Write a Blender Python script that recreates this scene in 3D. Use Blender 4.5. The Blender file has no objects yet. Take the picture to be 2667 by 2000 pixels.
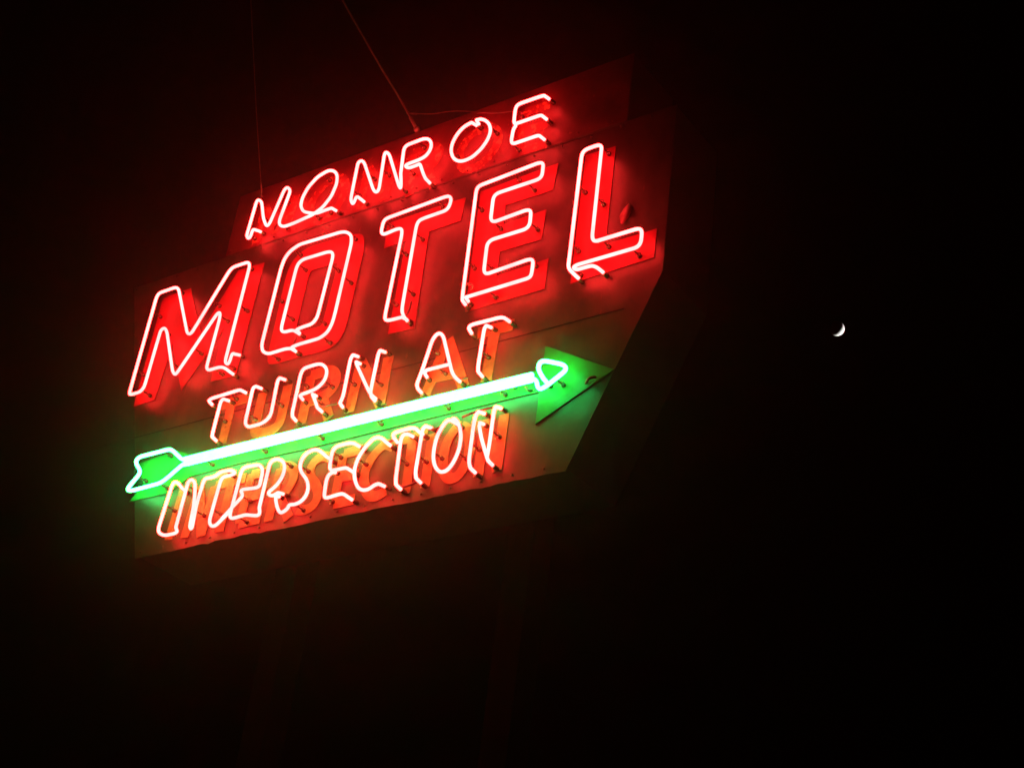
import bpy, bmesh, math, random
from mathutils import Vector, Matrix
random.seed(11)
S = bpy.context.scene
COL = S.collection
R = math.radians

# ---------------------------------------------------------------- survey
# The photograph was taken with a short telephoto from below and to the right
# of the sign.  Focal length and orientation come from the vanishing points of
# the sign's level and plumb lines; outlines are measured on the sign's plane.
W, H, F = 2667.0, 2000.0, 4200.0
ez = Vector((1023, -7412, 4200)).normalized()
ex = Vector((6240, -1550, -4200)); ex = (ex - ez * ex.dot(ez)).normalized()
ey = ez.cross(ex)
CAM = Vector((0, 0, 1.6))
DIST = 4.69                       # camera to sign plane, metres

def ray(px, py):
    r = Vector((px - W / 2, py - H / 2, F))
    return Vector((r.dot(ex), r.dot(ey), r.dot(ez)))
def pt(px, py, h=0.0):
    """metres on the sign: right (u), up (w), height in front of the panel (h)"""
    r = ray(px, py); t = (DIST - h) / r.y
    return Vector((r.x * t, r.z * t + CAM.z, h))
BASE = Vector((pt(900, 1100).x, DIST, 0.0))
def loc(p):                       # sign metres -> local space of the sign's Empty
    return Vector((p[0] - BASE.x, -p[2], p[1]))

ST = 0.070                        # glass tubes stand 7 cm off the panel
CROPS = {'C1': (600, 220, 3.95), 'C2': (900, 280, 5.53), 'C3': (1100, 220, 5.53), 'C4': (300, 640, 3.95),
         'C5': (640, 560, 4.147), 'C6': (940, 480, 4.147), 'C7': (1180, 400, 3.95), 'C8': (1440, 340, 3.95),
         'T1': (520, 960, 7.373), 'T2': (740, 880, 6.913), 'T3': (1040, 800, 6.381), 'T4': (1340, 860, 6.38),
         'T5': (300, 1130, 5.722), 'T6': (580, 1110, 6.143), 'T7': (800, 1080, 6.38), 'T8': (1020, 1030, 6.144),
         'P': (0, 0, 1.0)}
def px(c, p):
    x0, y0, s = CROPS[c]
    return x0 + p[0] / s, y0 + p[1] / s
def tube_pts(c, pts):
    out = []
    for p in pts:
        k = p[2] if len(p) > 2 else 1.0
        out.append(pt(*px(c, p), h=ST * k))
    return out
def flat_pts(c, pts, h=ST):
    return [pt(*px(c, p), h=h).xy for p in pts]

# ---------------------------------------------------------------- materials
def mat(name):
    m = bpy.data.materials.new(name); m.use_nodes = True
    nt = m.node_tree; nt.nodes.clear()
    out = nt.nodes.new('ShaderNodeOutputMaterial')
    return m, nt, out
def N(nt, t, **kw):
    n = nt.nodes.new(t)
    for k, v in kw.items():
        if k in n.inputs: n.inputs[k].default_value = v
        else: setattr(n, k, v)
    return n
def painted(name, c1, c2, scale=6.0, rough=0.45, lo=0.4, hi=0.65, bump=0.15, chips=None, chip_lo=0.62, chip_scale=30, spec=0.4, stretch=(1, 1, 1), metal=0.0, dent=0.0):
    m, nt, out = mat(name)
    b = N(nt, 'ShaderNodeBsdfPrincipled'); b.inputs['Roughness'].default_value = rough
    b.inputs['Specular IOR Level'].default_value = spec; b.inputs['Metallic'].default_value = metal
    tc = N(nt, 'ShaderNodeTexCoord'); mp = N(nt, 'ShaderNodeMapping'); mp.inputs['Scale'].default_value = stretch
    nt.links.new(tc.outputs['Object'], mp.inputs['Vector'])
    no = N(nt, 'ShaderNodeTexNoise', Scale=scale, Detail=8.0, Roughness=0.62)
    nt.links.new(mp.outputs[0], no.inputs['Vector'])
    cr = N(nt, 'ShaderNodeValToRGB'); e = cr.color_ramp.elements
    e[0].position, e[0].color = lo, (*c1, 1); e[1].position, e[1].color = hi, (*c2, 1)
    nt.links.new(no.outputs['Fac'], cr.inputs['Fac'])
    col = cr.outputs['Color']
    if chips:
        n2 = N(nt, 'ShaderNodeTexNoise', Scale=chip_scale, Detail=6.0, Roughness=0.7)
        nt.links.new(mp.outputs[0], n2.inputs['Vector'])
        c2r = N(nt, 'ShaderNodeValToRGB'); e = c2r.color_ramp.elements
        e[0].position, e[0].color = chip_lo, (0, 0, 0, 1); e[1].position, e[1].color = chip_lo + 0.03, (1, 1, 1, 1)
        nt.links.new(n2.outputs['Fac'], c2r.inputs['Fac'])
        mx = N(nt, 'ShaderNodeMix', data_type='RGBA')
        nt.links.new(c2r.outputs['Color'], mx.inputs['Factor'])
        nt.links.new(col, mx.inputs[6]); mx.inputs[7].default_value = (*chips, 1)
        col = mx.outputs[2]
    nt.links.new(col, b.inputs['Base Color'])
    bp = N(nt, 'ShaderNodeBump', Strength=bump, Distance=0.004)
    nt.links.new(no.outputs['Fac'], bp.inputs['Height']); nt.links.new(bp.outputs[0], b.inputs['Normal'])
    if dent:
        dn = N(nt, 'ShaderNodeTexNoise', Scale=3.2, Detail=1.5); nt.links.new(tc.outputs['Object'], dn.inputs['Vector'])
        db = N(nt, 'ShaderNodeBump', Strength=dent, Distance=0.05); nt.links.new(dn.outputs['Fac'], db.inputs['Height'])
        nt.links.new(bp.outputs[0], db.inputs['Normal']); nt.links.new(db.outputs[0], b.inputs['Normal'])
    nt.links.new(b.outputs[0], out.inputs['Surface'])
    return m
def glowing(name, c1, c2, strength):
    """lit gas: colour and strength wander a little along the glass"""
    m, nt, out = mat(name)
    tc = N(nt, 'ShaderNodeTexCoord')
    no = N(nt, 'ShaderNodeTexNoise', Scale=9.0, Detail=3.0); nt.links.new(tc.outputs['Object'], no.inputs['Vector'])
    cr = N(nt, 'ShaderNodeValToRGB'); e = cr.color_ramp.elements
    e[0].position, e[0].color = .35, (*c1, 1); e[1].position, e[1].color = .65, (*c2, 1)
    nt.links.new(no.outputs['Fac'], cr.inputs['Fac'])
    em = N(nt, 'ShaderNodeEmission'); em.inputs['Strength'].default_value = strength
    nt.links.new(cr.outputs['Color'], em.inputs['Color'])
    nt.links.new(em.outputs[0], out.inputs['Surface'])
    return m

M_RED_GAS = glowing('red_neon_gas', (1.0, 0.0170, 0.0165), (1.0, 0.0215, 0.0205), 13.0)
M_GREEN_GAS = glowing('green_neon_gas', (0.0175, 1.0, 0.17), (0.0215, 1.0, 0.18), 13.0)
M_PANEL = painted('weathered_dark_panel_paint', (0.0055, 0.0044, 0.0036), (0.022, 0.0165, 0.0125), 9, 0.45, lo=.33, hi=.68, spec=.3, dent=.5, chips=(0.045, 0.018, 0.008), chip_lo=0.63, chip_scale=20, stretch=(1, 1, .28))
M_HEAD = painted('faded_red_header_paint', (0.046, 0.002, 0.008), (0.068, 0.003, 0.012), 7, 0.42, spec=.25, dent=.5, chips=(0.12, 0.03, 0.02), chip_lo=0.63, chip_scale=26, bump=.4)
M_MOTEL = painted('red_letter_paint', (0.120, 0.002, 0.016), (0.15, 0.003, 0.022), 5, 0.45, spec=.25, chips=(0.055, 0.003, 0.006), chip_lo=0.65, chip_scale=26)
M_PALE = painted('yellowed_letter_paint', (0.095, 0.052, 0.022), (0.175, 0.115, 0.045), 11, 0.45, spec=.25, chips=(0.07, 0.03, 0.015), chip_lo=0.60, chip_scale=30, bump=.25)
M_PEEL = painted('peeling_letter_paint', (0.08, 0.006, 0.009), (0.24, 0.10, 0.04), 26, 0.45, spec=.25, lo=.53, hi=.58, bump=.6)
M_ARROW = painted('green_arrow_paint', (0.003, 0.10, 0.018), (0.004, 0.125, 0.024), 7, 0.42, spec=.12, chips=(0.006, 0.05, 0.012), chip_lo=0.68, chip_scale=36)
M_STEEL = painted('rusty_cabinet_steel', (0.009, 0.008, 0.007), (0.018, 0.013, 0.010), 4, 0.6)
M_POST = painted('black_painted_steel', (0.003, 0.003, 0.003), (0.005, 0.005, 0.005), 5, 0.8, spec=.05)
M_BLACK = painted('blockout_black_paint', (0.012, 0.010, 0.010), (0.03, 0.022, 0.02), 30, 0.5)
M_CERAMIC = painted('glazed_brown_ceramic', (0.018, 0.010, 0.008), (0.035, 0.018, 0.013), 30, 0.25)
M_GLASSP = painted('dusty_glass_post', (0.10, 0.08, 0.075), (0.16, 0.13, 0.12), 40, 0.2)
M_CABLE = painted('grey_galvanised_wire', (0.04, 0.036, 0.036), (0.085, 0.075, 0.075), 30, 0.55)
M_GROUND = painted('asphalt', (0.016, 0.016, 0.017), (0.028, 0.028, 0.028), 3, 0.85)
M_MOON = painted('lunar_dust', (0.42, 0.42, 0.42), (0.56, 0.55, 0.54), 2.2, 0.95, lo=.4, hi=.6, bump=0.0, spec=0.0)

# ---------------------------------------------------------------- mesh helpers
def obj(name, bm, m, parent=None, label=None, smooth=False):
    me = bpy.data.meshes.new(name)
    bmesh.ops.recalc_face_normals(bm, faces=bm.faces)
    bm.to_mesh(me); bm.free()
    if smooth:
        for p in me.polygons: p.use_smooth = True
    me.materials.append(m)
    o = bpy.data.objects.new(name, me); COL.objects.link(o)
    if parent: o.parent = parent
    if label: o['label'] = label
    return o
def empty(name, at=(0, 0, 0), parent=None):
    o = bpy.data.objects.new(name, None); COL.objects.link(o); o.location = at
    o.empty_display_size = 0.1
    if parent: o.parent = parent
    return o
def fillet(P, rad, n=6, closed=False):
    P = [Vector(p) for p in P]; out = []
    L = len(P)
    for i, p in enumerate(P):
        if not closed and (i == 0 or i == L - 1):
            out.append(p); continue
        a, b = P[i - 1], P[(i + 1) % L]
        da, db = (a - p), (b - p)
        if da.length < 1e-6 or db.length < 1e-6: continue
        ta, tb = min(rad, da.length * .5), min(rad, db.length * .5)
        q0, q2 = p + da.normalized() * ta, p + db.normalized() * tb
        for k in range(n + 1):
            t = k / n
            out.append(q0 * (1 - t) ** 2 + p * 2 * t * (1 - t) + q2 * t * t)
    res = [out[0]]
    for q in out[1:]:
        if (q - res[-1]).length > 4e-4: res.append(q)
    return res
def sweep(bm, P, r, seg=12, cap=True, closed=False):
    P = [loc(p) for p in P]
    n = len(P); rings = []
    t0 = (P[1] - P[0]).normalized()
    nrm = t0.orthogonal().normalized(); prev = t0
    for i in range(n):
        a = P[max(i - 1, 0)]; b = P[min(i + 1, n - 1)]
        t = (b - a).normalized()
        ax = prev.cross(t)
        if ax.length > 1e-7:
            nrm = Matrix.Rotation(prev.angle(t), 3, ax.normalized()) @ nrm
        nrm = (nrm - t * nrm.dot(t)).normalized(); prev = t
        bi = t.cross(nrm)
        rings.append([bm.verts.new(P[i] + (nrm * math.cos(2 * math.pi * j / seg) + bi * math.sin(2 * math.pi * j / seg)) * r) for j in range(seg)])
    for A, B in zip(rings, rings[1:]):
        for j in range(seg):
            bm.faces.new((A[j], A[(j + 1) % seg], B[(j + 1) % seg], B[j]))
    if cap:
        for ring, i, d in ((rings[0], 0, -1), (rings[-1], n - 1, 1)):
            t = (P[1] - P[0]).normalized() if i == 0 else (P[-1] - P[-2]).normalized()
            tip = bm.verts.new(P[i] + t * d * r * .75)
            mid = [bm.verts.new(P[i] + (v.co - P[i]) * .72 + t * d * r * .5) for v in ring]
            for j in range(seg):
                bm.faces.new((ring[j], ring[(j + 1) % seg], mid[(j + 1) % seg], mid[j]))
                bm.faces.new((mid[j], mid[(j + 1) % seg], tip))
def prism(bm, poly, h0, h1):
    bot = [bm.verts.new(loc((p[0], p[1], h0))) for p in poly]
    top = [bm.verts.new(loc((p[0], p[1], h1))) for p in poly]
    n = len(poly)
    bm.faces.new(top); bm.faces.new(bot[::-1])
    for i in range(n):
        bm.faces.new((bot[i], bot[(i + 1) % n], top[(i + 1) % n], top[i]))
def area(P): return sum(P[i - 1][0] * P[i][1] - P[i][0] * P[i - 1][1] for i in range(len(P))) / 2
def offset(P, d):
    s = 1 if area(P) > 0 else -1
    out = []; n = len(P)
    for i in range(n):
        a, p, b = Vector(P[i - 1]), Vector(P[i]), Vector(P[(i + 1) % n])
        e0, e1 = (p - a).normalized(), (b - p).normalized()
        n0, n1 = Vector((e0.y, -e0.x)) * s, Vector((e1.y, -e1.x)) * s
        m = n0 + n1
        if m.length < 1e-4: m = n0
        m.normalize()
        out.append(p + m * min(d / max(m.dot(n0), .35), d * 2.2) if d >= 0 else p + m * d / max(m.dot(n0), .35))
    return out
def ribbon(bm, P, w, h0, h1, rad=0.03):
    P = fillet(P, rad, 5) if len(P) > 2 else [Vector(p) for p in P]
    n = len(P); Lf, Rt = [], []
    for i in range(n):
        e0 = (P[i] - P[i - 1]).normalized() if i else (P[1] - P[0]).normalized()
        e1 = (P[i + 1] - P[i]).normalized() if i < n - 1 else e0
        n0, n1 = Vector((-e0.y, e0.x)), Vector((-e1.y, e1.x))
        m = (n0 + n1).normalized(); k = w / 2 / max(m.dot(n0), .4)
        Lf.append(P[i] + m * k); Rt.append(P[i] - m * k)
    def ring(i):
        return [bm.verts.new(loc((q[0], q[1], h))) for q, h in ((Lf[i], h1), (Rt[i], h1), (Rt[i], h0), (Lf[i], h0))]
    rings = [ring(i) for i in range(n)]
    for A, B in zip(rings, rings[1:]):
        for j in range(4):
            bm.faces.new((A[j], A[(j + 1) % 4], B[(j + 1) % 4], B[j]))
    bm.faces.new(rings[0]); bm.faces.new(rings[-1][::-1])
def resample(P, n):
    P = [Vector(p) for p in P]; P.append(P[0])
    L = [0]
    for a, b in zip(P, P[1:]): L.append(L[-1] + (b - a).length)
    out = []; j = 0
    for k in range(n):
        s = L[-1] * k / n
        while L[j + 1] < s: j += 1
        out.append(P[j].lerp(P[j + 1], (s - L[j]) / max(L[j + 1] - L[j], 1e-9)))
    return out

# ---------------------------------------------------------------- neon runs
RT = 0.0079
def neon(parent, c, pts, gas=None, hook='both', r=RT, rad=0.022, posts=True):
    """one run of bent glass; its ends turn in to the panel and are blacked out"""
    gas = gas or M_RED_GAS
    P = tube_pts(c, pts)
    body = [p.copy() for p in P]
    ends = []
    def turn(p, q):                      # end point p, neighbour q
        t = (p - q); t.z = 0
        if t.length < 1e-6: t = Vector((1, 0, 0))
        t.normalize()
        a = p + t * .004
        b = Vector((p.x + t.x * .012, p.y + t.y * .012, p.z * .52))
        cpt = Vector((p.x + t.x * .016, p.y + t.y * .016, 0.0))
        ends.append((b, cpt)); return a, b
    if hook in ('both', 'end'):
        a, b = turn(body[-1], body[-2]); body += [a, b]
    if hook in ('both', 'start'):
        a, b = turn(body[0], body[1]); body = [b, a] + body
    path = fillet(body, rad, 6)
    bm = bmesh.new(); sweep(bm, path, r); obj('neon_tube', bm, gas, parent, smooth=True)
    for b, cp in ends:
        bm = bmesh.new()
        d = (cp - b).normalized()
        sweep(bm, [b + d * .002, b + d * .012], r * 1.12, 10)
        sweep(bm, [b + d * .008, cp + Vector((0, 0, .003))], r * 1.35, 10)
        obj('electrode', bm, M_CERAMIC, parent, smooth=True)
    if posts:
        L = [0]
        for a, b in zip(P, P[1:]): L.append(L[-1] + (b - a).length)
        n = max(1, int(L[-1] / .30)); 
        for k in range(n):
            s = L[-1] * (k + .5 + random.uniform(-.15, .15)) / n
            for j in range(len(P) - 1):
                if L[j + 1] >= s: break
            q = P[j].lerp(P[j + 1], (s - L[j]) / max(L[j + 1] - L[j], 1e-9))
            bm = bmesh.new()
            sweep(bm, [Vector((q.x, q.y, .004)), Vector((q.x, q.y, .016))], .0105, 10)
            sweep(bm, [Vector((q.x, q.y, .012)), Vector((q.x, q.y, max(q.z - r, .02)))], .0042, 8)
            a0 = random.uniform(0, 6.28)
            loop = [Vector((q.x + .011 * math.cos(a0 + t), q.y + .011 * math.sin(a0 + t), .018 + .004 * t)) for t in [i * .5 for i in range(9)]]
            sweep(bm, loop, .0022, 6)
            obj('tube_support', bm, M_CERAMIC, parent, smooth=True)
def blackout(parent, c, pts, r=RT * .95):
    bm = bmesh.new(); sweep(bm, fillet(tube_pts(c, pts), .012, 5), r); obj('blacked_out_tube', bm, M_BLACK, parent, smooth=True)

sign = empty('motel_sign', BASE)
sign['label'] = 'tall dark motel sign with glowing red neon lettering and a long green neon arrow'
sign['category'] = 'neon sign'

def letter_from_strokes(label, strokes, width, m=None, rad=.03):
    """strokes: list of (crop, points) in the plane of the glass"""
    bm = bmesh.new()
    for i, (c, p) in enumerate(strokes):
        ribbon(bm, flat_pts(c, p), width, .0005, .0035 + .0004 * i, rad)
    return obj('painted_letter', bm, m or M_PALE, sign, label)
def letter_from_outline(label, c, corners, grow, m=None):
    bm = bmesh.new(); prism(bm, offset(flat_pts(c, corners), grow), .0005, .004)
    return obj('painted_letter', bm, m or M_MOTEL, sign, label)

# ---------------------------------------------------------------- cabinet
def quad_px(bm, pts, h0, h1):
    prism(bm, [pt(x, y, 0).xy for x, y in pts], h0, h1)
pBL, pBR = pt(312, 1462), pt(1716, 1188)
wB = (pt(700, 1378).y + pt(1300, 1266).y) / 2                   # bottom edge height
wS = (pt(700, 628).y + pt(1400, 398).y) / 2                     # seam between header and body
wT = (pt(720, 462).y + pt(1480, 223).y) / 2                     # top edge
uL = pt(318, 1150).x; uR = pt(1760, 700).x; uH = pt(606, 600).x
DEP = 0.38
TL = (pt(336, 800).x, wS - .002); TR = (pt(1742, 500).x, wS - .002)
BL = (pt(352, 1450).x, wB); BR = (pt(1472, 1233).x, wB)       # made-up taper: face drawn in at its foot to limit the lit area
TK = tuple(pt(1726, 705).xy)
uH2 = pt(1640, 250).x
def rivets(bm, w_, u0, u1, h):
    u = u0
    while u < u1:
        bmesh.ops.create_icosphere(bm, subdivisions=1, radius=.0062, matrix=Matrix.Translation(loc((u, w_, h)))); u += .16
bm = bmesh.new()
lip = []
k = 60
for i in range(k + 1):
    u = BL[0] + (BR[0] - BL[0]) * i / k
    lip.append((u, wB + random.uniform(-.003, .003) + (.006 if 9 < i < 22 and i % 4 else 0)))
prism(bm, lip + [TK, TR, TL], -.006, 0)
rivets(bm, wS - .022, TL[0] + .03, TR[0] - .02, .001); rivets(bm, wB + .03, BL[0] + .03, BR[0] - .02, .001)
face = obj('body_panel', bm, M_PANEL, sign)
bm = bmesh.new()
prism(bm, [(uH, wS + .002), (uH2, wS + .002), (uH2, wT), (uH, wT)], -.006, .003)
rivets(bm, wS + .024, uH + .03, uH2 - .02, .004)
head = obj('header_panel', bm, M_HEAD, sign, 'faded red header panel with peeling paint behind the top word')
bm = bmesh.new(); prism(bm, [(uH, wS - .006), (uH2, wS - .006), (uH2, wS + .002), (uH, wS + .002)], .0005, .0022)
obj('seam_strip', bm, M_STEEL, sign)
w2 = pt(1280, 895).y
bm = bmesh.new(); prism(bm, [(TL[0] + .02, w2 - .002), (TR[0] - .17, w2 - .002), (TR[0] - .17, w2 + .002), (TL[0] + .02, w2 + .002)], .0002, .0014)
obj('seam_strip', bm, M_POST, sign)
bm = bmesh.new()
prism(bm, [(BL[0] + .004, wB + .016), (BR[0] - .004, wB + .016), (TK[0] - .004, TK[1]), (TR[0] - .004, wS - .004), (TL[0] + .004, wS - .004)], -DEP, -.0065)
prism(bm, [(uH + .002, wS - .003), (uH2 - .002, wS - .003), (uH2 - .002, wT - .002), (uH + .002, wT - .002)], -DEP + .02, -.0065)
obj('cabinet', bm, M_STEEL, sign)
for f in (.3, .72):
    u = uL + (uR - uL) * f
    bm = bmesh.new(); wtop = wT - .1
    prism(bm, [(u - .07, 0), (u + .07, 0), (u + .07, wtop), (u - .07, wtop)], -DEP - .15, -DEP - .01)
    obj('support_post', bm, M_POST, sign)

# ---------------------------------------------------------------- MONROE
def L(word, ch, extra): return f'{extra} letter {ch} in the word {word}'
SW = 0.052
a = letter_from_strokes(L('MONROE', 'M', 'first, peeling pale'), [('C1', [(170, 1560), (270, 1200)]), ('C1', [(275, 1190), (370, 1450), (580, 1070)]), ('C1', [(600, 1070), (480, 1440)])], SW, M_PEEL)
o1 = letter_from_strokes(L('MONROE', 'O', 'second, peeling pale round'), [('C1', [(850, 1330), (960, 1260), (1040, 1150), (1095, 1020), (1100, 930), (1065, 890), (1010, 885), (900, 950), (800, 1060), (740, 1170), (722, 1250), (750, 1310), (850, 1330)])], SW, M_PEEL)
neon(a, 'C1', [(275, 1505, .6), (232, 1488, .9), (205, 1572), (184, 1588), (166, 1560), (270, 1205), (290, 1186), (322, 1210), (340, 1380), (370, 1460), (400, 1440), (555, 1085), (585, 1058), (620, 1090), (500, 1410), (510, 1452), (550, 1465), (650, 1430), (760, 1380)], hook='start')
neon(o1, 'C1', [(760, 1380), (850, 1340), (950, 1265), (1040, 1150), (1095, 1020), (1100, 930), (1065, 890), (1010, 885), (900, 950), (800, 1060), (740, 1170), (722, 1250), (750, 1310), (830, 1327, .85), (900, 1325, .8), (960, 1300, .85), (1035, 1275, .9)], hook='end')
a = letter_from_strokes(L('MONROE', 'N', 'third, peeling pale'), [('C2', [(80, 1360), (200, 780)]), ('C2', [(220, 770), (440, 1220)]), ('C2', [(440, 1230), (580, 650)])], SW, M_PEEL)
neon(a, 'C2', [(222, 1325, .6), (158, 1275, .9), (122, 1372), (98, 1392), (78, 1340), (80, 1290), (180, 795), (230, 765), (270, 800), (400, 1190), (440, 1228), (480, 1190), (560, 675), (585, 642), (630, 680), (770, 1140), (795, 1172), (800, 1100), (795, 950)], hook='start')
a = letter_from_strokes(L('MONROE', 'R', 'fourth, peeling pale'), [('C2', [(795, 1170), (850, 560)]), ('C2', [(850, 550), (1130, 450), (1210, 460), (1240, 530), (1220, 620), (1150, 710), (1050, 760), (870, 830)]), ('C2', [(1060, 790), (1150, 1030)])], SW, M_PEEL)
neon(a, 'C2', [(795, 950), (840, 600), (880, 545), (1130, 450), (1210, 462), (1240, 530), (1220, 620), (1150, 710), (1050, 760), (885, 820), (858, 850), (905, 878), (1035, 832), (1070, 810), (1120, 960), (1150, 1022)], hook='end')
a = letter_from_strokes(L('MONROE', 'O', 'fifth, peeling pale round'), [('C3', [(760, 540), (690, 555), (600, 610), (500, 720), (430, 850), (410, 960), (440, 1060), (510, 1110), (600, 1105), (720, 1050), (850, 930), (940, 800), (985, 680), (970, 580), (910, 520), (840, 500), (770, 530)])], SW, M_PEEL)
neon(a, 'C3', [(700, 556), (600, 610), (500, 720), (430, 850), (410, 960), (440, 1060), (510, 1110), (600, 1105), (720, 1050), (850, 930), (940, 800), (985, 680), (970, 580), (910, 520), (840, 500), (786, 514)])
a = letter_from_strokes(L('MONROE', 'E', 'sixth, peeling pale'), [('C3', [(1740, 165), (1360, 290)]), ('C3', [(1350, 280), (1290, 860)]), ('C3', [(1330, 575), (1700, 450)]), ('C3', [(1290, 860), (1680, 740)])], SW, M_PEEL)
neon(a, 'C3', [(1745, 166), (1690, 180), (1380, 288), (1342, 345), (1320, 520), (1325, 570), (1370, 562), (1690, 450), (1710, 450)])
neon(a, 'C3', [(1345, 600, .7), (1312, 645), (1278, 820), (1300, 862), (1660, 740), (1680, 742)], hook='end')

# ---------------------------------------------------------------- MOTEL
G = 0.026
m_ = letter_from_outline(L('MOTEL', 'M', 'large red first'), 'C4', [(140, 1540), (425, 505), (655, 422), (765, 930), (1190, 222), (1398, 160), (1118, 1235), (935, 1282), (1078, 680), (610, 1342), (512, 840), (290, 1492)], G)
neon(m_, 'C4', [(1240, 1120, .6), (1205, 1103, .9), (1172, 1208), (1148, 1220), (1130, 1190), (1385, 205), (1370, 168), (1210, 222), (1170, 268), (780, 908), (742, 905), (652, 445), (622, 428), (450, 488), (424, 535), (148, 1505), (150, 1534), (255, 1505), (298, 1455), (470, 865), (510, 843), (532, 885), (590, 1290), (614, 1328), (640, 1302), (1050, 698), (1080, 684), (1076, 745), (938, 1255), (958, 1282), (1075, 1247), (1125, 1255), (1170, 1290, .8)])
OUT = [(505, 1425), (560, 1400), (700, 1360), (800, 1330), (880, 1270), (930, 1180), (960, 1080), (1142, 300), (1140, 220), (1090, 185), (1030, 185), (580, 320), (480, 390), (420, 470), (380, 580), (172, 1400), (180, 1472), (240, 1502), (430, 1445), (478, 1442)]
INN = [(556, 1236), (600, 1215), (720, 1175), (770, 1110), (800, 1000), (942, 450), (935, 402), (890, 398), (620, 480), (570, 520), (545, 580), (388, 1200), (384, 1252), (420, 1266), (490, 1245), (520, 1250)]
bm = bmesh.new(); nn = 96
po = resample(fillet([Vector((*p, 0)) for p in offset(flat_pts('C5', [(180, 1502), (180, 1440), (380, 580), (420, 470), (480, 390), (580, 320), (1030, 185), (1145, 170), (1142, 300), (960, 1080), (930, 1180), (880, 1270), (800, 1330), (700, 1360)]), G)], .05, 5, True), nn)
pi_ = fillet([Vector((*p, 0)) for p in offset(flat_pts('C5', [(395, 1262), (395, 1190), (545, 590), (575, 520), (620, 480), (890, 398), (945, 390), (942, 450), (800, 1000), (770, 1110), (720, 1175)]), -G)], .03, 5, True)
pi_ = resample(pi_, nn)
# align the starting vertices
best = min(range(nn), key=lambda s: sum((po[i] - pi_[(i + s) % nn]).length for i in range(0, nn, 6)))
pi_ = [pi_[(i + best) % nn] for i in range(nn)]
V = [[bm.verts.new(loc((p.x, p.y, h))) for p in ring] for ring, h in ((po, .004), (pi_, .004), (po, .0005), (pi_, .0005))]
for i in range(nn):
    j = (i + 1) % nn
    bm.faces.new((V[0][i], V[0][j], V[1][j], V[1][i])); bm.faces.new((V[2][i], V[3][i], V[3][j], V[2][j]))
    bm.faces.new((V[0][i], V[2][i], V[2][j], V[0][j])); bm.faces.new((V[1][i], V[1][j], V[3][j], V[3][i]))
o_ = obj('painted_letter', bm, M_MOTEL, sign, L('MOTEL', 'O', 'large red second'))
neon(o_, 'C5', OUT); neon(o_, 'C5', INN)
blackout(o_, 'C5', [(540, 1270, .5), (545, 1330, .55), (520, 1390, .6)], RT * .8)
t_ = letter_from_outline(L('MOTEL', 'T', 'large red third'), 'C6', [(445, 1440), (605, 400), (950, 282), (985, 125), (235, 378), (210, 552), (452, 468), (252, 1482)], G)
neon(t_, 'C6', [(462, 1425, .85), (442, 1375), (450, 1300), (598, 455), (622, 397), (680, 368), (918, 285), (955, 240), (978, 160), (950, 128), (900, 140), (280, 368), (243, 402), (217, 520), (243, 546), (395, 482), (442, 482), (442, 540), (263, 1405), (258, 1464), (300, 1472), (435, 1438, .9)])
blackout(t_, 'C6', [(545, 1270, .5), (520, 1360, .5), (470, 1450, .45), (520, 1510, .2)], RT * .7)
e_ = letter_from_outline(L('MOTEL', 'E', 'large red fourth'), 'C7', [(88, 1492), (240, 343), (942, 82), (905, 262), (412, 420), (378, 718), (818, 562), (785, 768), (352, 895), (302, 1252), (838, 1068), (810, 1278)], G)
neon(e_, 'C7', [(96, 1500, .9), (100, 1440), (240, 375), (266, 334), (890, 94), (930, 104), (916, 230), (880, 267), (452, 410), (414, 452), (386, 680), (418, 706), (760, 580), (802, 590), (790, 730), (752, 777), (392, 888), (350, 932), (316, 1210), (340, 1242), (790, 1085), (826, 1103), (806, 1250), (780, 1281), (135, 1478)])
for cc in ([(140, 1340, .7), (190, 1345, .5), (205, 1375, .4), (180, 1395, .3)], [(130, 1540, .3), (175, 1530, .3), (180, 1570, .25), (145, 1580, .2)]):
    bm = bmesh.new(); sweep(bm, fillet(tube_pts('C7', cc), .012, 5), .0055); obj('lead_wire', bm, M_CABLE, e_, smooth=True)
l_ = letter_from_outline(L('MOTEL', 'L', 'large red last'), 'C8', [(150, 1428), (300, 203), (512, 138), (398, 1158), (928, 992), (908, 1186)], G)
neon(l_, 'C8', [(215, 1475, .85), (170, 1430), (158, 1390), (166, 1340), (298, 245), (330, 200), (470, 149), (503, 165), (403, 1100), (425, 1146), (880, 1008), (917, 1030), (907, 1150), (870, 1202), (240, 1385), (208, 1412), (238, 1436), (395, 1390), (440, 1402), (465, 1420, .85)])
# curled flake of old paint on the face beside the L
bm = bmesh.new()
fl = [pt(*px('C8', p)).xy for p in [(700, 960), (695, 890), (730, 810), (790, 760), (822, 780), (815, 840), (780, 900), (735, 970)]]
rim = [bm.verts.new(loc((p.x, p.y, .003 + .006 * (i % 2)))) for i, p in enumerate(fl)]
cen = bm.verts.new(loc((sum(p.x for p in fl) / 8, sum(p.y for p in fl) / 8, .003)))
for i in range(8): bm.faces.new((rim[i], rim[(i + 1) % 8], cen))
g = bmesh.ops.extrude_face_region(bm, geom=list(bm.faces))
bmesh.ops.translate(bm, vec=Vector((0, .0015, 0)), verts=[v for v in g['geom'] if isinstance(v, bmesh.types.BMVert)])
obj('paint_flake', bm, M_HEAD, sign, smooth=True)

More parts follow.
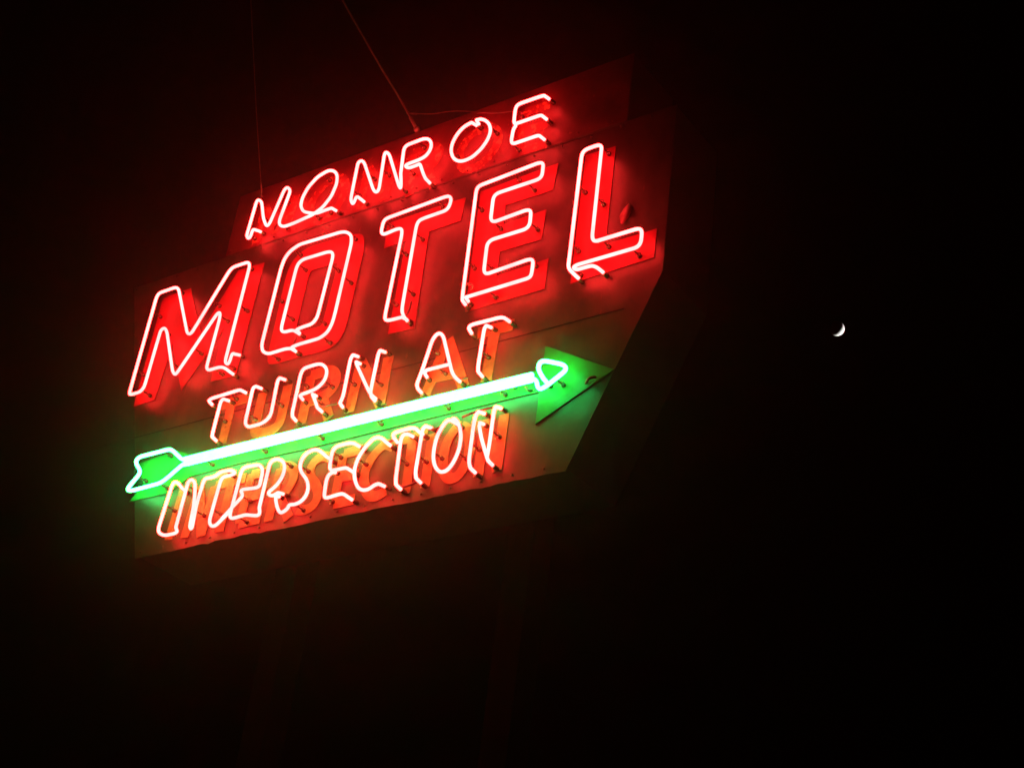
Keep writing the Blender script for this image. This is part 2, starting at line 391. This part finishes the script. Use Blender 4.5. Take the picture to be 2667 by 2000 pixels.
# ---------------------------------------------------------------- TURN AT
SW = 0.060
def LT(ch, w): return f'yellowed letter {ch} behind red neon in the word {w}'
a = letter_from_strokes(LT('T', 'TURN'), [('T1', [(170, 600), (800, 415)]), ('T1', [(440, 540), (240, 1330)])], SW)
neon(a, 'T1', [(185, 608), (222, 575), (735, 416), (775, 412)]); neon(a, 'T1', [(445, 592), (408, 625), (250, 1230), (240, 1290)])
a = letter_from_strokes(LT('U', 'TURN'), [('T1', [(1040, 330), (880, 1000), (880, 1100), (980, 1140), (1200, 1070), (1330, 960), (1380, 840), (1520, 190)])], SW, rad=.06)
neon(a, 'T1', [(1070, 345), (1024, 370), (876, 1020), (890, 1090), (950, 1122), (1200, 1050), (1320, 960), (1372, 860), (1496, 235), (1530, 192)])
a = letter_from_strokes(LT('R', 'TURN'), [('T2', [(135, 1440), (320, 560)]), ('T2', [(310, 570), (580, 475), (680, 470), (760, 540), (770, 640), (720, 780), (600, 900), (480, 960), (260, 1030)]), ('T2', [(510, 960), (640, 1330)])], SW)
neon(a, 'T2', [(152, 1405, .9), (145, 1345), (180, 1200), (300, 640), (350, 550), (580, 475), (680, 470), (760, 540), (772, 640), (720, 780), (600, 900), (480, 960), (330, 1010), (292, 1035)]); neon(a, 'T2', [(512, 1020), (558, 1130), (595, 1245)])
blackout(a, 'T2', [(615, 1262, .55), (700, 1240, .6), (850, 1200, .6), (985, 1170, .6)], RT * .8)
a = letter_from_strokes(LT('N', 'TURN'), [('T2', [(1000, 1220), (1220, 300)]), ('T2', [(1225, 310), (1570, 1080)]), ('T2', [(1560, 1090), (1720, 215)])], SW)
neon(a, 'T2', [(1232, 318), (1196, 375), (1062, 1050), (1010, 1160, .9)]); neon(a, 'T2', [(1298, 440), (1310, 490), (1525, 960), (1568, 1020, .9)], posts=False); neon(a, 'T2', [(1722, 238), (1696, 290), (1555, 960), (1568, 1045, .9)])
a = letter_from_strokes(LT('A', 'AT'), [('T3', [(260, 1390), (660, 420)]), ('T3', [(660, 420), (920, 1220)]), ('T3', [(380, 1050), (850, 950)])], SW)
neon(a, 'T3', [(305, 1340, .9), (288, 1285), (380, 1050), (550, 540), (620, 450), (680, 432), (732, 485), (840, 940), (878, 1090), (925, 1160, .95)]); neon(a, 'T3', [(428, 1085, .9), (440, 1048), (825, 952)], hook='start')
blackout(a, 'T3', [(950, 1165, .6), (1010, 1200, .5), (1130, 1170, .5)], RT * .8)
a = letter_from_strokes(LT('T', 'AT'), [('T3', [(1150, 310), (1750, 165)]), ('T3', [(1440, 270), (1290, 1110)])], SW)
neon(a, 'T3', [(1160, 345, .95), (1166, 318), (1215, 288), (1680, 170), (1735, 178)]); neon(a, 'T3', [(1438, 318), (1410, 365), (1310, 980), (1310, 1060)])

# ---------------------------------------------------------------- arrow
bm = bmesh.new()
AP = [(336, 1306), (374, 1262), (358, 1208), (462, 1173), (492, 1183), (520, 1177), (1040, 1051), (1360, 974), (1412, 962), (1421, 901), (1599, 962), (1394, 1104), (1405, 1020), (1340, 1035), (1040, 1108), (800, 1168), (620, 1207), (496, 1240), (438, 1284)]
prism(bm, [pt(x, y, .006).xy for x, y in AP], .0005, .006)
arrow = obj('arrow_panel', bm, M_ARROW, sign, 'green sheet metal arrow with green neon outline pointing right')
RA = 0.0090
neon(arrow, 'T5', [(1045, 372), (1000, 385), (850, 240), (800, 229), (360, 342), (308, 400), (320, 455), (372, 540), (362, 600), (200, 790), (186, 835), (235, 848), (660, 735), (745, 680), (960, 492), (1040, 432)], M_GREEN_GAS, hook=None, r=RA, rad=.03)
# two parallel tubes make the shaft
neon(arrow, 'P', [(480, 1196), (1385, 976.5)], M_GREEN_GAS, hook=None, r=.0120)
neon(arrow, 'P', [(480, 1209), (1385, 989.5)], M_GREEN_GAS, hook=None, r=.0120)
neon(arrow, 'T4', [(280, 790), (365, 835), (382, 940), (422, 982), (500, 948), (842, 680), (858, 620), (800, 568), (500, 508), (430, 530), (395, 605), (412, 690), (480, 800, .8)], M_GREEN_GAS, hook='end', r=RA, rad=.03)
for c, q in (('T4', [(1190, 880, .05), (1210, 830, .4), (1250, 790, .5), (1340, 780, .2)]), ('T4', [(190, 950, .1), (230, 990, .3), (290, 1000, .1)])):
    bm = bmesh.new(); sweep(bm, fillet(tube_pts(c, q), .012, 5), .0062); obj('lead_wire', bm, M_BLACK, arrow, smooth=True)

# ---------------------------------------------------------------- INTERSECTION
W_ = 'INTERSECTION'; SW = 0.052
def LI(ch, extra): return f'{extra} yellowed letter {ch} in the word {W_}'
a = letter_from_strokes(LI('I', 'first'), [('T5', [(865, 740), (640, 1490)])], SW)
neon(a, 'T5', [(985, 790, .7), (930, 722), (880, 714), (848, 765), (638, 1420), (660, 1482), (740, 1512), (895, 1478), (928, 1448), (905, 1405), (905, 1380)], hook='start')
a = letter_from_strokes(LI('N', 'second'), [('T5', [(1110, 690), (880, 1460)]), ('T5', [(1120, 690), (1130, 1430)]), ('T5', [(1130, 1440), (1340, 690)])], SW)
neon(a, 'T5', [(905, 1380), (1090, 705), (1140, 673), (1190, 722), (1188, 900), (1165, 1100), (1112, 1370), (1120, 1412), (1142, 1405), (1160, 1320), (1212, 1050), (1318, 700), (1350, 665)], hook=None)
a = letter_from_strokes(LI('T', 'third'), [('T5', [(1350, 680), (1800, 560)]), ('T5', [(1590, 620), (1400, 1370)])], SW)
neon(a, 'T5', [(1350, 665), (1490, 635), (1575, 562), (1745, 538), (1795, 580), (1735, 612), (1605, 640), (1568, 705), (1400, 1300), (1425, 1370), (1490, 1372), (1700, 1160)], hook=None)
a = letter_from_strokes(LI('E', 'fourth'), [('T6', [(310, 660), (110, 1450)]), ('T6', [(300, 680), (600, 620)]), ('T6', [(220, 1040), (520, 970)]), ('T6', [(110, 1460), (440, 1380)])], SW)
neon(a, 'T6', [(-19, 1482), (180, 1262, .8), (300, 1140, .8), (320, 1090), (290, 1040), (315, 1008), (540, 985), (592, 950), (605, 880, .8), (645, 700), (605, 630), (540, 618), (345, 655), (298, 722), (108, 1440), (148, 1476), (370, 1412), (440, 1422), (560, 1430), (595, 1390), (585, 1300)], hook=None)
a = letter_from_strokes(LI('R', 'fifth'), [('T6', [(570, 1420), (770, 570)]), ('T6', [(770, 560), (880, 520), (970, 560), (995, 650), (960, 800), (850, 960), (700, 1060)]), ('T6', [(760, 1040), (900, 1380)])], SW)
neon(a, 'T6', [(585, 1300), (750, 602), (800, 545), (880, 520), (970, 560), (997, 650), (960, 800), (850, 960), (728, 1052), (742, 1098), (800, 1112), (875, 1068, .9)], hook='end')
s_ = letter_from_strokes(LI('S', 'sixth'), [('T6', [(1040, 1230), (1150, 1250), (1260, 1200), (1340, 1100), (1370, 980), (1350, 860), (1250, 720), (1235, 620), (1290, 480), (1400, 390), (1500, 370), (1600, 420)])], SW, rad=.05)
neon(s_, 'T6', [(850, 1115, .85), (848, 1180), (870, 1290), (905, 1372), (950, 1382), (1040, 1315), (1062, 1250), (1150, 1252), (1260, 1200), (1340, 1100), (1372, 980), (1350, 860), (1250, 720), (1233, 620), (1290, 480), (1400, 390), (1500, 368), (1580, 410), (1645, 470, .95)])
a = letter_from_strokes(LI('E', 'seventh'), [('T7', [(760, 460), (450, 540)]), ('T7', [(450, 530), (280, 1370)]), ('T7', [(370, 930), (680, 880)]), ('T7', [(280, 1380), (620, 1300)])], SW)
neon(a, 'T7', [(770, 475), (700, 468), (500, 520), (440, 572), (408, 645), (372, 880), (400, 928), (640, 880), (665, 890)]); neon(a, 'T7', [(415, 962, .7), (360, 992), (318, 1085), (280, 1350), (310, 1386), (560, 1310), (610, 1318), (655, 1350, .9)])
a = letter_from_strokes(LI('C', 'eighth'), [('T7', [(1290, 420), (1190, 375), (1110, 390), (960, 540), (840, 730), (780, 920), (790, 1080), (840, 1210), (920, 1255), (1020, 1240), (1150, 1150)])], SW, rad=.05)
neon(a, 'T7', [(1295, 440, .95), (1255, 400), (1190, 374), (1110, 390), (960, 540), (840, 730), (780, 920), (790, 1080), (840, 1210), (920, 1256), (1020, 1240), (1120, 1165), (1175, 1148)])
blackout(a, 'T7', [(1330, 465, .5), (1380, 440, .5), (1450, 410, .45)], RT * .75)
a = letter_from_strokes(LI('T', 'ninth'), [('T7', [(1420, 300), (1840, 215)]), ('T7', [(1600, 280), (1470, 1200)])], SW)
neon(a, 'T7', [(1440, 375, .9), (1428, 330), (1470, 290), (1740, 218), (1800, 228), (1835, 260, .95)]); neon(a, 'T7', [(1655, 322, .95), (1600, 330), (1558, 405), (1470, 1080), (1476, 1150)])
blackout(a, 'T8', [(95, 1450, .6), (180, 1460, .5), (320, 1420, .5), (405, 1380, .6)], RT * .75)
a = letter_from_strokes(LI('I', 'tenth'), [('T8', [(510, 500), (375, 1360)])], SW)
neon(a, 'T8', [(535, 500), (495, 540), (380, 1220), (390, 1310)])
blackout(a, 'T8', [(590, 530, .6), (660, 545, .5), (760, 510, .5)], RT * .75)
a = letter_from_strokes(LI('O', 'eleventh'), [('T8', [(960, 380), (900, 390), (820, 480), (730, 640), (680, 830), (665, 1000), (690, 1130), (750, 1210), (820, 1225), (910, 1180), (1000, 1050), (1080, 860), (1110, 660), (1090, 500), (1050, 410), (960, 375)])], SW, rad=.05)
neon(a, 'T8', [(955, 402), (900, 390), (820, 480), (730, 640), (680, 830), (663, 1000), (690, 1130), (750, 1210), (820, 1226), (910, 1180), (1000, 1050), (1080, 860), (1112, 660), (1090, 500), (1050, 410), (1010, 370), (985, 375)])
blackout(a, 'T8', [(1140, 340, .5), (1250, 290, .6), (1420, 235, .6), (1600, 190, .6)], RT * .75)
a = letter_from_strokes(LI('N', 'last'), [('T8', [(1230, 1180), (1360, 270)]), ('T8', [(1360, 280), (1545, 1080)]), ('T8', [(1535, 1090), (1660, 180)])], SW)
neon(a, 'T8', [(1385, 268), (1350, 305), (1318, 430), (1240, 1000), (1240, 1090), (1258, 1150)]); neon(a, 'T8', [(1412, 445, .9), (1402, 500), (1440, 700), (1508, 930), (1540, 1030, .95)], posts=False); neon(a, 'T8', [(1662, 190), (1638, 245), (1560, 800), (1530, 960)], hook='start')

# ---------------------------------------------------------------- wires above the sign
def cable(name, label, pts, r):
    P = [pt(x, y, h) for x, y, h in pts]
    root = P[0]
    base = Vector((root.x, DIST - root.z, root.y))
    bm = bmesh.new(); sweep(bm, fillet(P, .12, 6), r, 8)
    d = (P[1] - P[0]).normalized()                                # crimped sleeve and anchor plate at the header
    sweep(bm, [P[0] + d * .02, P[0] + d * .07], r * 1.9, 8)
    sweep(bm, [P[0] + Vector((0, 0, -.002)), P[0] + Vector((0, 0, .006))], r * 3.2, 10)
    bmesh.ops.translate(bm, vec=-(loc(root)), verts=bm.verts)
    o = obj(name, bm, M_CABLE, smooth=True); o.location = base
    o['label'] = label; o['category'] = 'cable'; o['group'] = 'wires above the sign'
    return o
cable('support_cable', 'taut grey support cable rising diagonally to the left from the header above the R', [(1086, 338, .004), (1048, 268, .10), (985, 165, .24), (895, 6, .42), (850, -80, .5)], .0052)
cable('support_cable', 'thin wire rising almost straight up above the first letter of the top word', [(682, 512, .004), (679, 470, .06), (668, 300, .2), (656, 60, .36), (650, -70, .42)], .0024)
cable('slack_wire', 'slack thin wire drooping along the top of the header near the diagonal cable', [(1064, 296, .05), (1094, 297, .06), (1129, 298, .06), (1164, 291, .06), (1205, 289, .06), (1290, 297, .06), (1340, 290, .0)], .0024)

# ---------------------------------------------------------------- ground, sky, moon
bm = bmesh.new(); bmesh.ops.create_grid(bm, x_segments=8, y_segments=8, size=420)
g = obj('ground', bm, M_GROUND); g['kind'] = 'structure'

mc = (2180.0, 856.0)
md = ray(*mc).normalized(); MD = 1500.0
mr = MD * 18.9 / F
bm = bmesh.new(); bmesh.ops.create_uvsphere(bm, u_segments=96, v_segments=64, radius=mr)
mo = obj('moon', bm, M_MOON, smooth=True); mo.location = CAM + md * MD
mo['label'] = 'small bright crescent moon in the black sky to the right of the sign'; mo['category'] = 'moon'
# the sun is below the horizon: the ground keeps it off the sign, but it lights the moon
q = ray(W / 2 + 79, H / 2 + 61) - ray(W / 2, H / 2)
q = (q - md * q.dot(md)).normalized()
AL = R(63)
sd = (md * math.cos(AL) + q * math.sin(AL)).normalized()          # direction to the sun
sun = bpy.data.lights.new('sun', 'SUN'); sun.energy = 5.0; sun.angle = R(.5); sun.color = (1, .97, .92)
so = bpy.data.objects.new('sun', sun); COL.objects.link(so)
so.rotation_euler = sd.to_track_quat('Z', 'Y').to_euler(); so.location = (0, 0, 30)
elev = math.asin(sd.z); azi = math.atan2(sd.x, sd.y)
wd = bpy.data.worlds.new('World'); S.world = wd; wd.use_nodes = True
nt = wd.node_tree; bg = nt.nodes['Background']
sk = nt.nodes.new('ShaderNodeTexSky'); sk.sky_type = 'NISHITA'; sk.sun_disc = False
sk.sun_elevation = elev; sk.sun_rotation = azi
nt.links.new(sk.outputs[0], bg.inputs['Color']); bg.inputs['Strength'].default_value = 0.05
print('SUN elevation', math.degrees(elev))

# thin haze added to give the neon tubes a bloom-like glow
HZ = 0.0028
m, nt, out = mat('glow_haze')
pv = N(nt, 'ShaderNodeVolumePrincipled'); pv.inputs['Color'].default_value = (.9, .9, .9, 1)
pv.inputs['Density'].default_value = HZ; pv.inputs['Anisotropy'].default_value = 0.95
nt.links.new(pv.outputs[0], out.inputs['Volume'])
bm = bmesh.new(); bmesh.ops.create_cube(bm, size=1, matrix=Matrix.Translation((0, 0, 4.5)) @ Matrix.Diagonal((860, 860, 11, 1)))
hz = obj('haze', bm, m); hz['kind'] = 'stuff'

# ---------------------------------------------------------------- camera, render
cd = bpy.data.cameras.new('camera'); cam = bpy.data.objects.new('camera', cd); COL.objects.link(cam)
cd.sensor_fit = 'HORIZONTAL'; cd.sensor_width = 36; cd.lens = 36 * F / W; cd.clip_end = 6000; cd.clip_start = .05
def tow(v): v = Vector(v); return Vector((v.dot(ex), v.dot(ey), v.dot(ez)))
X, Y, Z = tow((1, 0, 0)), tow((0, -1, 0)), tow((0, 0, -1))
mt = Matrix((X, Y, Z)).transposed().to_4x4(); mt.translation = CAM
cam.matrix_world = mt
S.camera = cam
S.view_settings.view_transform = 'Standard'; S.view_settings.look = 'None'
S.view_settings.exposure = 2.0; S.view_settings.gamma = 1.0
S.render.engine = 'CYCLES'
c = S.cycles
c.use_denoising = True; c.max_bounces = 5; c.diffuse_bounces = 3; c.glossy_bounces = 2; c.volume_bounces = 1; c.transparent_max_bounces = 8
c.use_light_tree = True
